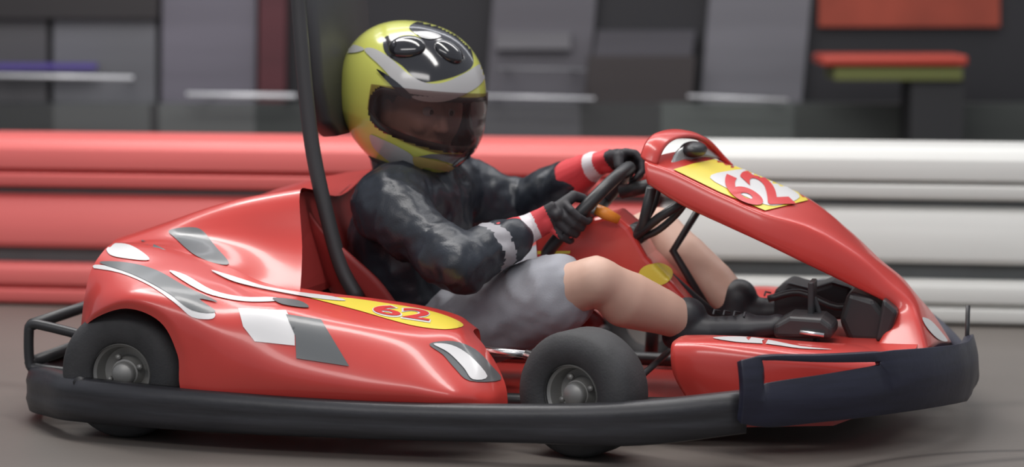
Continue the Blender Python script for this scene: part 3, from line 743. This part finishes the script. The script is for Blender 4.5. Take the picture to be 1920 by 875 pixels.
# roll hoop with head pad
bm = bmesh.new()
hp = [K(672, 560, -.235), K(640, 500, -.235), K(612, 400, -.235), K(588, 290, -.235), K(574, 180, -.235), K(562, 40, -.235), K(556, -60, -.23)]
top = K(560, -130, -.17)
half = hp + [top]; full = half + [mir(p) for p in half[::-1]]
tube(bm, spline(full, 5), 0.017, 12)
mk('roll_bar', bm, mat('dark_grey_tube', (0.045, 0.045, 0.048), 0.45), kart, label='dark grey roll bar behind the driver')
bm = bmesh.new(); a = K(584, 262, -.20); b_ = K(562, -20, -.20)
sec = []
for p, hw in ((a, .10), (a.lerp(b_, .10), .17), (a.lerp(b_, .35), .215), (b_, .215)):
    t = (b_ - a).normalized(); n = Vector((t.z, 0, -t.x))
    sec.append([bm.verts.new(Vector((p.x, s * hw, p.z)) + n * d) for s, d in ((-1, -.01), (1, -.01), (1, .02), (.9, .035), (-.9, .035), (-1, .02))])
for A, Bq in zip(sec[:-1], sec[1:]):
    for k in range(6): bm.faces.new((A[k], A[(k + 1) % 6], Bq[(k + 1) % 6], Bq[k]))
bm.faces.new(sec[0]); bm.faces.new(sec[-1])
mod_bevel(mk('head_pad', bm, mat('black_vinyl_pad', (0.034, 0.034, 0.038), 0.55, var=0.1), kart, label='black padded panel inside the roll bar'), 0.01, 3)
# pedals and black hardware ahead of the feet
for w_, sd in ((-.15, 'near'), (.15, 'far')):
    bm = bmesh.new(); a = K(1530, 640, w_); b_ = K(1525, 556, w_)
    tube(bm, [a, a.lerp(b_, .6) + Vector((0.01, 0, 0)), b_], 0.008, 8)
    box(bm, (b_.x - 0.008, w_ - 0.035, b_.z - 0.045), (b_.x + 0.004, w_ + 0.035, b_.z + 0.035))
    mod_bevel(mk('pedal', bm, M['black'], kart, smooth=False), 0.003, 2)
def plate(pts, w0, w1, name, m, bev=0.008, label=None, tw=0.0):
    bm = bmesh.new(); A = [K(x, y, w0) for x, y in pts]; n = len(A)
    L1 = [bm.verts.new(p) for p in A]; L0 = [bm.verts.new(Vector((p.x + tw, w1, p.z))) for p in A]
    bm.faces.new(L1); bm.faces.new(L0[::-1])
    for i in range(n): bm.faces.new((L1[i], L1[(i + 1) % n], L0[(i + 1) % n], L0[i]))
    return mod_bevel(mk(name, bm, m, kart, smooth=False, label=label), bev, 3)
plate([(1590, 545), (1640, 560), (1662, 590), (1668, 645), (1590, 640), (1572, 600)], -.10, .08, 'brake_reservoir', M['black'], 0.014, 'black hardware block under the nose')
plate([(1655, 560), (1684, 585), (1664, 640), (1640, 640), (1648, 600)], -.14, .14, 'nose_bracket', M['black'], 0.008)
plate([(1450, 545), (1475, 528), (1520, 540), (1560, 528), (1600, 540), (1590, 600), (1450, 600)], .05, .18, 'battery_box', M['black'], 0.012, 'black box beside the far foot')
plate([(1450, 608), (1480, 592), (1540, 596), (1562, 612), (1560, 636), (1450, 634)], -.24, -.12, 'brake_cylinder', M['black'], 0.01, 'black brake cylinder beside the near foot')
bm = bmesh.new(); tube(bm, [K(1500, 622, -.25), K(1545, 628, -.25)], 0.005, 8); mk('brake_rod', bm, M['steel'], kart)
bm = bmesh.new(); tube(bm, spline([K(1440, 560, .0), K(1500, 548, .0), K(1570, 575, -.02), K(1620, 560, 0)], 5), 0.008, 8); mk('hose', bm, M['black'], kart)
# panel closing the cowl behind the seat
cl = [c for c in [g[-1] for g in gridc]]
bm = bmesh.new(); bm.faces.new([bm.verts.new(p + Vector((-0.012, 0, -0.004))) for p in cl]); mod_solid(mk('seat_panel', bm, M['red_shaded'], kart, smooth=False, label='red panel closing the cowl behind the seat, darkened for shade'), 0.004)

# ================================================================== DRIVER
pelvis = K(800, 600, 0)
per = empty('person', toW(Vector((pelvis.x, 0, 0.07))), TH, 'person in yellow and black helmet, black jacket and grey shorts driving the red kart', 'person', inframe=Vector((pelvis.x, 0, 0.07)))
hipN, hipF = K(850, 622, -.10), K(850, 620, .10)
kneeN, kneeF = K(1118, 525, -.27), K(1232, 430, .20)
ankN, ankF = K(1283, 604, -.13), K(1378, 568, .10)
shN, shF = K(728, 385, -.20), K(850, 352, .19)
elN, elF = K(858, 500, -.33), K(985, 392, .26)
aN, aF = PI + 0.10, 1.05
gripN, gripF = rim_pt(aN), rim_pt(aF)
wrN = gripN + Vector((-0.085, -0.035, -0.01)); wrF = gripF + Vector((-0.085, 0.03, 0.01))
neck = K(806, 325, 0.0); headc = K(782, 190, 0.0)
belly, chest, uch = K(775, 530, 0), K(768, 440, 0), K(785, 375, 0)
# ---- body: one continuous surface
bm = bmesh.new()
chain(bm, [(pelvis, .13, .095), (belly, .13, .09), (chest, .15, .10), (uch, .14, .085), (neck, .055, .055), (headc + Vector((0.0, 0, -0.03)), .06, .065)])
for sh, el, wr in ((shN, elN, wrN), (shF, elF, wrF)):
    chain(bm, [(uch.lerp(sh, .4), .06, .06), (sh, .055, .055), (el, .038, .038), (el.lerp(wr, .3), .038, .036), (wr, .025, .022)])
for hp_, kn, an, toe in ((hipN, kneeN, ankN, 1), (hipF, kneeF, ankF, 1)):
    d = (an - kn).normalized(); back = Vector((-0.8, 0, -0.5))
    chain(bm, [(hp_, .085, .085), (hp_.lerp(kn, .5), .074, .072), (kn.lerp(hp_, .08), .054, .054), (kn, .052, .054), (kn.lerp(an, .12), .048, .050),
               (kn.lerp(an, .38) + back * 0.012, .060, .063), (kn.lerp(an, .75), .047, .050), (an, .038, .040)])
ellipsoid(bm, headc + Vector((0.01, 0, -0.01)), (.095, .075, .115))
body = voxel(bm, 0.007, 5)
mk('body', body, M['skin'], per)
# ---- jacket
bm = bmesh.new()
chain(bm, [(pelvis + Vector((.0, 0, .03)), .155, .12), (belly, .16, .125), (chest + Vector((-.0, 0, 0)), .18, .135), (uch, .16, .115), (neck + Vector((-.005, 0, -.01)), .075, .07)])
for sh, el, wr in ((shN, elN, wrN), (shF, elF, wrF)):
    chain(bm, [(uch.lerp(sh, .3), .09, .09), (sh, .080, .078), (sh.lerp(el, .5), .066, .066), (el, .057, .058), (el.lerp(wr, .5), .050, .050), (el.lerp(wr, .72), .043, .043)])
jk = voxel(bm, 0.008, 6); wrinkle(jk, 0.008, 10, 3.1, (1, 1, .6)); wrinkle(jk, 0.004, 26, 7)
bmesh.ops.smooth_vert(jk, verts=jk.verts[:], factor=0.4, use_axis_x=True, use_axis_y=True, use_axis_z=True)
for f in jk.faces:
    c_ = f.calc_center_median(); t = (c_ - elN).dot((wrN - elN)) / (wrN - elN).length_squared
    if t > .40 and t < .56 and (c_ - elN.lerp(wrN, t)).length < .09: f.material_index = 1
mk('jacket', jk, [M['jacket'], mat('grey_cuff', (0.33, 0.32, 0.34), .7)], per, label='black jacket with a grey band near the cuff')
# ---- shorts
bm = bmesh.new()
chain(bm, [(pelvis, .165, .11), (pelvis + Vector((.08, 0, -.01)), .16, .10)])
for hp_, kn in ((hipN, kneeN), (hipF, kneeF)):
    chain(bm, [(hp_, .095, .095), (hp_.lerp(kn, .4), .088, .090), (hp_.lerp(kn, .74), .080, .084)])
so = voxel(bm, 0.008, 5); wrinkle(so, 0.007, 12, 9.0)
mk('shorts', so, M['shorts'], per, label='loose grey shorts')
# ---- shoes
for an, toe, side in ((ankN, K(1440, 588, -.15), 'near'), (ankF, K(1520, 556, .12), 'far')):
    fwd = (toe - an).normalized(); up_ = Vector((0, 1, 0)).cross(fwd) * -1
    if up_.z < 0: up_ = -up_
    heel = an - fwd * 0.025 - up_ * 0.028
    L_ = 0.245
    bm = bmesh.new()
    chain(bm, [(heel, .030, .030), (heel + fwd * .07, .033, .036), (heel + fwd * .16, .042, .030), (heel + fwd * L_ * .93, .032, .022)])
    chain(bm, [(an + up_ * .012 + fwd * .01, .042, .044), (an - up_ * .02, .042, .046), (heel + fwd * .08, .036, .036)])
    sh_ = voxel(bm, 0.005, 4)
    for f in sh_.faces:
        c_ = f.calc_center_median()
        if (c_ - heel).dot(up_) < -0.020: f.material_index = 1
    shoe = mk('shoe', sh_, [M['shoe'], M['sole']], per, label='black shoe on the %s foot' % side)
    bm = bmesh.new()
    for k in range(4):
        c_ = heel + fwd * (.095 + .022 * k) + up_ * (.042 - .004 * k)
        tube(bm, [c_ + Vector((0, -.022, 0)) , c_ + up_ * .006, c_ + Vector((0, .022, 0)) + fwd * .008], 0.0022, 6)
    mk('laces', bm, M['sole'], shoe)
# ---- gloves: palm, four fingers and thumb wrapped on the rim
for grip, ang, wr, el, side in ((gripN, aN, wrN, elN, 'near'), (gripF, aF, wrF, elF, 'far')):
    rad = (ax_u * math.sin(ang) + ax_w * math.cos(ang)); tan = (ax_u * math.cos(ang) - ax_w * math.sin(ang))
    if tan.dot(ax_u) < 0: tan = -tan
    if side == 'far': tan = (ax_u * math.cos(ang) - ax_w * math.sin(ang)) * -1; tan = -tan
    def arc(a, r, off): return grip + (rad * math.cos(a) + ax_d * math.sin(a)) * r + tan * off
    a0 = math.radians(95)
    pc = arc(math.radians(65), .036, 0)
    bm = bmesh.new()
    back = (wr - pc).normalized()
    chain(bm, [(wr + (el - wr).normalized() * .085, .050, .047), (wr + (el - wr).normalized() * .04, .042, .039), (wr, .034, .030), (wr.lerp(pc, .5), .036, .021), (pc, .040, .019)], lat=tan)
    for k, (ln, rr) in enumerate(((.92, .0098), (1.0, .0102), (.96, .0098), (.8, .0085))):
        off = (.030 - .020 * k)
        angs = [math.radians(x) for x in (60, 25, -15, -65, -115 * ln - 10)]
        pts = [arc(a, r, off * (1.0 if i else .9)) for i, (a, r) in enumerate(zip(angs, (.038, .035, .030, .028, .027)))]
        chain(bm, [(p, rr * (1 - .06 * i), rr * (1 - .06 * i)) for i, p in enumerate(pts)], lat=tan, n=10)
    tp = [pc.lerp(wr, .45) + tan * .028, arc(math.radians(100), .036, .045), arc(math.radians(140), .030, .050), arc(math.radians(190), .028, .050)]
    chain(bm, [(p, r, r) for p, r in zip(tp, (.015, .0135, .0115, .010))], lat=rad, n=10)
    gl_ = voxel(bm, 0.0032, 3)
    ext = (pc - wr)
    for f in gl_.faces:
        c_ = f.calc_center_median(); t = (c_ - wr).dot(ext) / ext.length_squared
        f.material_index = 0 if t < .66 else 1
        if -.15 < t < .22 and (c_ - wr).dot(ax_u) > -.03: f.material_index = 2
    mk('glove', gl_, [M['glove_red'], M['glove_black'], M['glove_white']], per, label='red, white and black racing glove, %s hand' % side)

# ---- helmet
hyaw = math.radians(-36); HR = Matrix.Rotation(hyaw, 3, 'Z') @ Matrix.Rotation(math.radians(9), 3, 'Y') @ Matrix.Rotation(math.radians(-4), 3, 'X')
HC = K(770, 181, 0.0)
def hp_(az, el, sc_=1.0):
    x, y, z = math.cos(el) * math.cos(az), math.cos(el) * math.sin(az), math.sin(el)
    e = 2.25; m = (abs(x) ** e + abs(y) ** e + abs(z) ** e) ** (-1 / e); x, y, z = x * m, y * m, z * m
    p = Vector((x * (.182 if x > 0 else .176), y * .145, z * .168))
    fr = max(0, math.cos(az)) ** 2; lo = max(0, min(1, (-p.z - .01) / .09))
    p.x += .034 * fr * lo
    if p.x < 0: p.x *= 1.0 + .06 * max(0, math.sin(el + .3))
    if p.z < -.05:   # narrower to the neck at the rear
        k = (-p.z - .05) / .11
        if x < 0.2: p.x += .035 * k * (0.2 - x)
        p.y *= 1 - .16 * k
    return p * sc_
NA, NE = 200, 116
bm = bmesh.new(); V = []
els = [math.radians(-62) + (math.radians(90 + 62)) * j / NE for j in range(NE)]
def port(az, z, grow=0.0):
    w_ = math.radians(78) + grow * 5; t = abs(az) / w_
    if t >= 1: return False
    g = grow * (1 if t < .9 else 1)
    top_ = .028 - .006 * t * t + grow; bot_ = -.082 + .028 * t ** 2 - grow
    edge = (1 - max(0, (t - .85) / .15) ** 2) ** .5
    mid = (top_ + bot_) / 2; return mid + (bot_ - mid) * edge < z < mid + (top_ - mid) * edge
for j, el in enumerate(els):
    V.append([bm.verts.new(HC + HR @ hp_(2 * PI * i / NA - PI, el)) for i in range(NA)])
tv = bm.verts.new(HC + HR @ hp_(0, PI / 2))
full_bm_faces = []
for j in range(NE - 1):
    for i in range(NA):
        az = 2 * PI * (i + .5) / NA - PI; z = hp_(az, (els[j] + els[j + 1]) / 2).z
        f = bm.faces.new((V[j][i], V[j][(i + 1) % NA], V[j + 1][(i + 1) % NA], V[j + 1][i]))
        if port(az, z): f.material_index = 9
        elif port(az, z, .007): f.material_index = 1
for i in range(NA): bm.faces.new((V[-1][i], V[-1][(i + 1) % NA], tv))
tree = mktree(bm)
bmesh.ops.delete(bm, geom=[f for f in bm.faces if f.material_index == 9], context='FACES')
z1 = lambda pts: [(520 + x / 2.43, y / 2.43) for x, y in pts]
decs = []
def hd(poly, mi, off, sm=True):
    fs = decal(bm, tree, z1(poly), mi, off, sm, step=3.5)
    # the same print mirrored on the hidden side
    for f in fs:
        loc = [HR.transposed() @ (v.co - HC) for v in f.verts]
        if any(p.y > -0.012 for p in loc): continue
        ps = [HC + HR @ Vector((p.x, -p.y, p.z)) for p in loc]
        n = (ps[1] - ps[0]).cross(ps[2] - ps[0]); out = (ps[0] - HC)
        if n.dot(out) < 0: n = -n
        if n.normalized().dot((ps[0] - CAMK).normalized()) < 0.3: continue
        try: bm.faces.new([bm.verts.new(p) for p in ps]).material_index = mi
        except ValueError: pass
hd([(600, 130), (640, 100), (720, 92), (790, 125), (860, 185), (890, 260), (880, 310), (800, 350), (700, 372), (640, 368), (570, 300), (500, 250), (482, 200), (500, 165), (570, 170), (625, 180), (655, 175)], 1, .0012)
hd([(400, 232), (440, 222), (520, 268), (600, 340), (680, 378), (760, 375), (850, 335), (925, 290), (960, 300), (930, 375), (860, 425), (760, 462), (650, 458), (580, 418), (480, 310)], 2, .002)
hd([(455, 318), (500, 340), (560, 385), (615, 440), (585, 448), (540, 408)], 1, .0028)
hd([(425, 612), (480, 632), (560, 670), (620, 712), (640, 785), (560, 765), (470, 700), (435, 660)], 2, .002)
hd([(620, 712), (700, 722), (780, 745), (830, 785), (760, 775), (680, 760), (640, 770)], 4, .0024)
hd([(300, 215), (350, 205), (400, 225), (360, 240), (310, 240)], 2, .002)
hd([(640, 98), (690, 96), (760, 128), (700, 112)], 4, .003)
hd([(640, 150), (700, 150), (745, 170), (700, 182), (650, 172)], 2, .003)
hd([(640, 712), (700, 700), (840, 700), (900, 640), (885, 560), (880, 470), (930, 440), (1040, 470), (1040, 640), (990, 700), (940, 800), (840, 800), (800, 745), (720, 722)], 3, .0014, False)
hd([(795, 750), (838, 712), (900, 660), (970, 640), (985, 720), (940, 810), (850, 812)], 1, .003, False)
hel = mk('helmet', bm, [M['h_yellow'], M['h_black'], M['h_white'], M['h_grey'], M['h_tan']], per, label='yellow, black and silver full face helmet')
bm = bmesh.new(); V = []
for j, el in enumerate(els): V.append([bm.verts.new(HC + HR @ (hp_(2 * PI * i / NA - PI, el) * .93)) for i in range(NA)])
for j in range(NE - 1):
    for i in range(NA):
        az = 2 * PI * (i + .5) / NA - PI; z = hp_(az, (els[j] + els[j + 1]) / 2).z
        if not port(az, z): bm.faces.new((V[j][i], V[j][(i + 1) % NA], V[j + 1][(i + 1) % NA], V[j + 1][i]))
bm.faces.new(V[-1]); mk('inner_lining', bm, M['lining'], hel)
def shell_at(az, z, k=1.0):
    lo_, hi_ = -1.0, 1.0
    for _ in range(30):
        md = (lo_ + hi_) / 2
        if hp_(az, md).z < z: lo_ = md
        else: hi_ = md
    return HC + HR @ (hp_(az, lo_) * k)
loop = []
for sgn_ in (1, -1):
    for q in range(41):
        t = (-1 + q / 20) * sgn_; t = math.copysign(abs(t) ** .7, t) * .995
        tp_, bt_ = .028 - .006 * t * t, -.082 + .028 * t * t; e_ = (1 - max(0, (abs(t) - .85) / .15) ** 2) ** .5; md = (tp_ + bt_) / 2
        loop.append(shell_at(t * math.radians(78), md + ((tp_ if sgn_ > 0 else bt_) - md) * e_, .975))
bm = bmesh.new(); tube(bm, loop, .0068, 8, closed=True); mk('port_gasket', bm, M['lining'], hel)
# visor
bm = bmesh.new(); V = []
for j in range(17):
    row = []
    for i in range(49):
        az = math.radians(-79 + 158 * i / 48); t = abs(az) / math.radians(79); 
        zt, zb = .044 - .014 * t * t, -.096 + .040 * t * t + .030 * max(0, t - .7) / .3
        z = zb + (zt - zb) * j / 16
        lo_, hi_ = -1.0, 1.0
        for _ in range(30):
            mdl = (lo_ + hi_) / 2
            if hp_(az, mdl).z < z: lo_ = mdl
            else: hi_ = mdl
        p = hp_(az, lo_); row.append(bm.verts.new(HC + HR @ (p + Vector((p.x, p.y, 0)).normalized() * .0045)))
    V.append(row)
for j in range(16):
    for i in range(48): bm.faces.new((V[j][i], V[j][i + 1], V[j + 1][i + 1], V[j + 1][i]))
mk('visor', bm, M['visor'], hel, label='smoke tinted visor')
for (x, y, r) in ((763, 88, (.042, .030, .018)), (842, 97, (.036, .027, .016))):
    h, n, i_, d_ = tree.ray_cast(CAMK, rayK(x, y)); rt = Vector((0, 0, 1)).rotation_difference(n if n.dot(h - HC) > 0 else -n).to_matrix()
    bm = bmesh.new(); ellipsoid(bm, h, r, rt, n=28); mk('vent', bm, M['h_black'], hel, label='glossy black air scoop')
# lining collar
bm = bmesh.new()
ring = [HC + HR @ (hp_(2 * PI * k / 40, math.radians(-60)) * .93) for k in range(40)]
tube(bm, ring, 0.016, 10, closed=True); mk('neck_roll', bm, M['lining'], hel)
# ---- face inside the helmet
HF = HC + HR @ Vector((0.02, 0, -0.03))
def fp(x, y, z): return HF + HR @ Vector((x, y, z))
bm = bmesh.new()
ellipsoid(bm, fp(0, 0, 0), (.098, .078, .12), HR)
ellipsoid(bm, fp(.045, 0, -.065), (.05, .045, .05), HR)
chain(bm, [(fp(.093, 0, .018), .010, .010), (fp(.110, 0, -.018), .013, .012)], lat=HR @ Vector((0, 1, 0)), n=10)
for s in (1, -1):
    chain(bm, [(fp(.084, .012 * s, .036), .008, .008), (fp(.076, .042 * s, .036), .008, .008)], lat=HR @ Vector((0, 0, 1)), n=10)
    ellipsoid(bm, fp(.066, .036 * s, -.02), (.024, .022, .02), HR)
    ellipsoid(bm, fp(-.005, .079 * s, -.005), (.018, .006, .030), HR)
    ellipsoid(bm, fp(.103, .010 * s, -.022), (.009, .008, .007), HR)
fc_ = voxel(bm, 0.004, 3)
mk('face', fc_, M['skin'], per)
for s in (1, -1):
    bm = bmesh.new(); ellipsoid(bm, fp(.082, .030 * s, .016), (.013, .014, .0115), HR, n=16); ey = mk('eye', bm, M['eye_white'], per)
    bm = bmesh.new(); ellipsoid(bm, fp(.0925, .029 * s, .016), (.004, .006, .006), HR, n=12); mk('iris', bm, M['iris'], ey)
bm = bmesh.new(); tube(bm, [fp(.088, -.024, -.055), fp(.098, 0, -.054), fp(.088, .024, -.055)], [.004, .007, .004], 8); mk('lips', bm, M['lip'], per)
bm = bmesh.new()
ellipsoid(bm, fp(-.018, 0, .026), (.095, .080, .105), HR); mk('hair', bm, M['hair'], per)
for o in list(bpy.data.objects):
    if o.type == 'MESH':
        for m_ in o.modifiers: pass
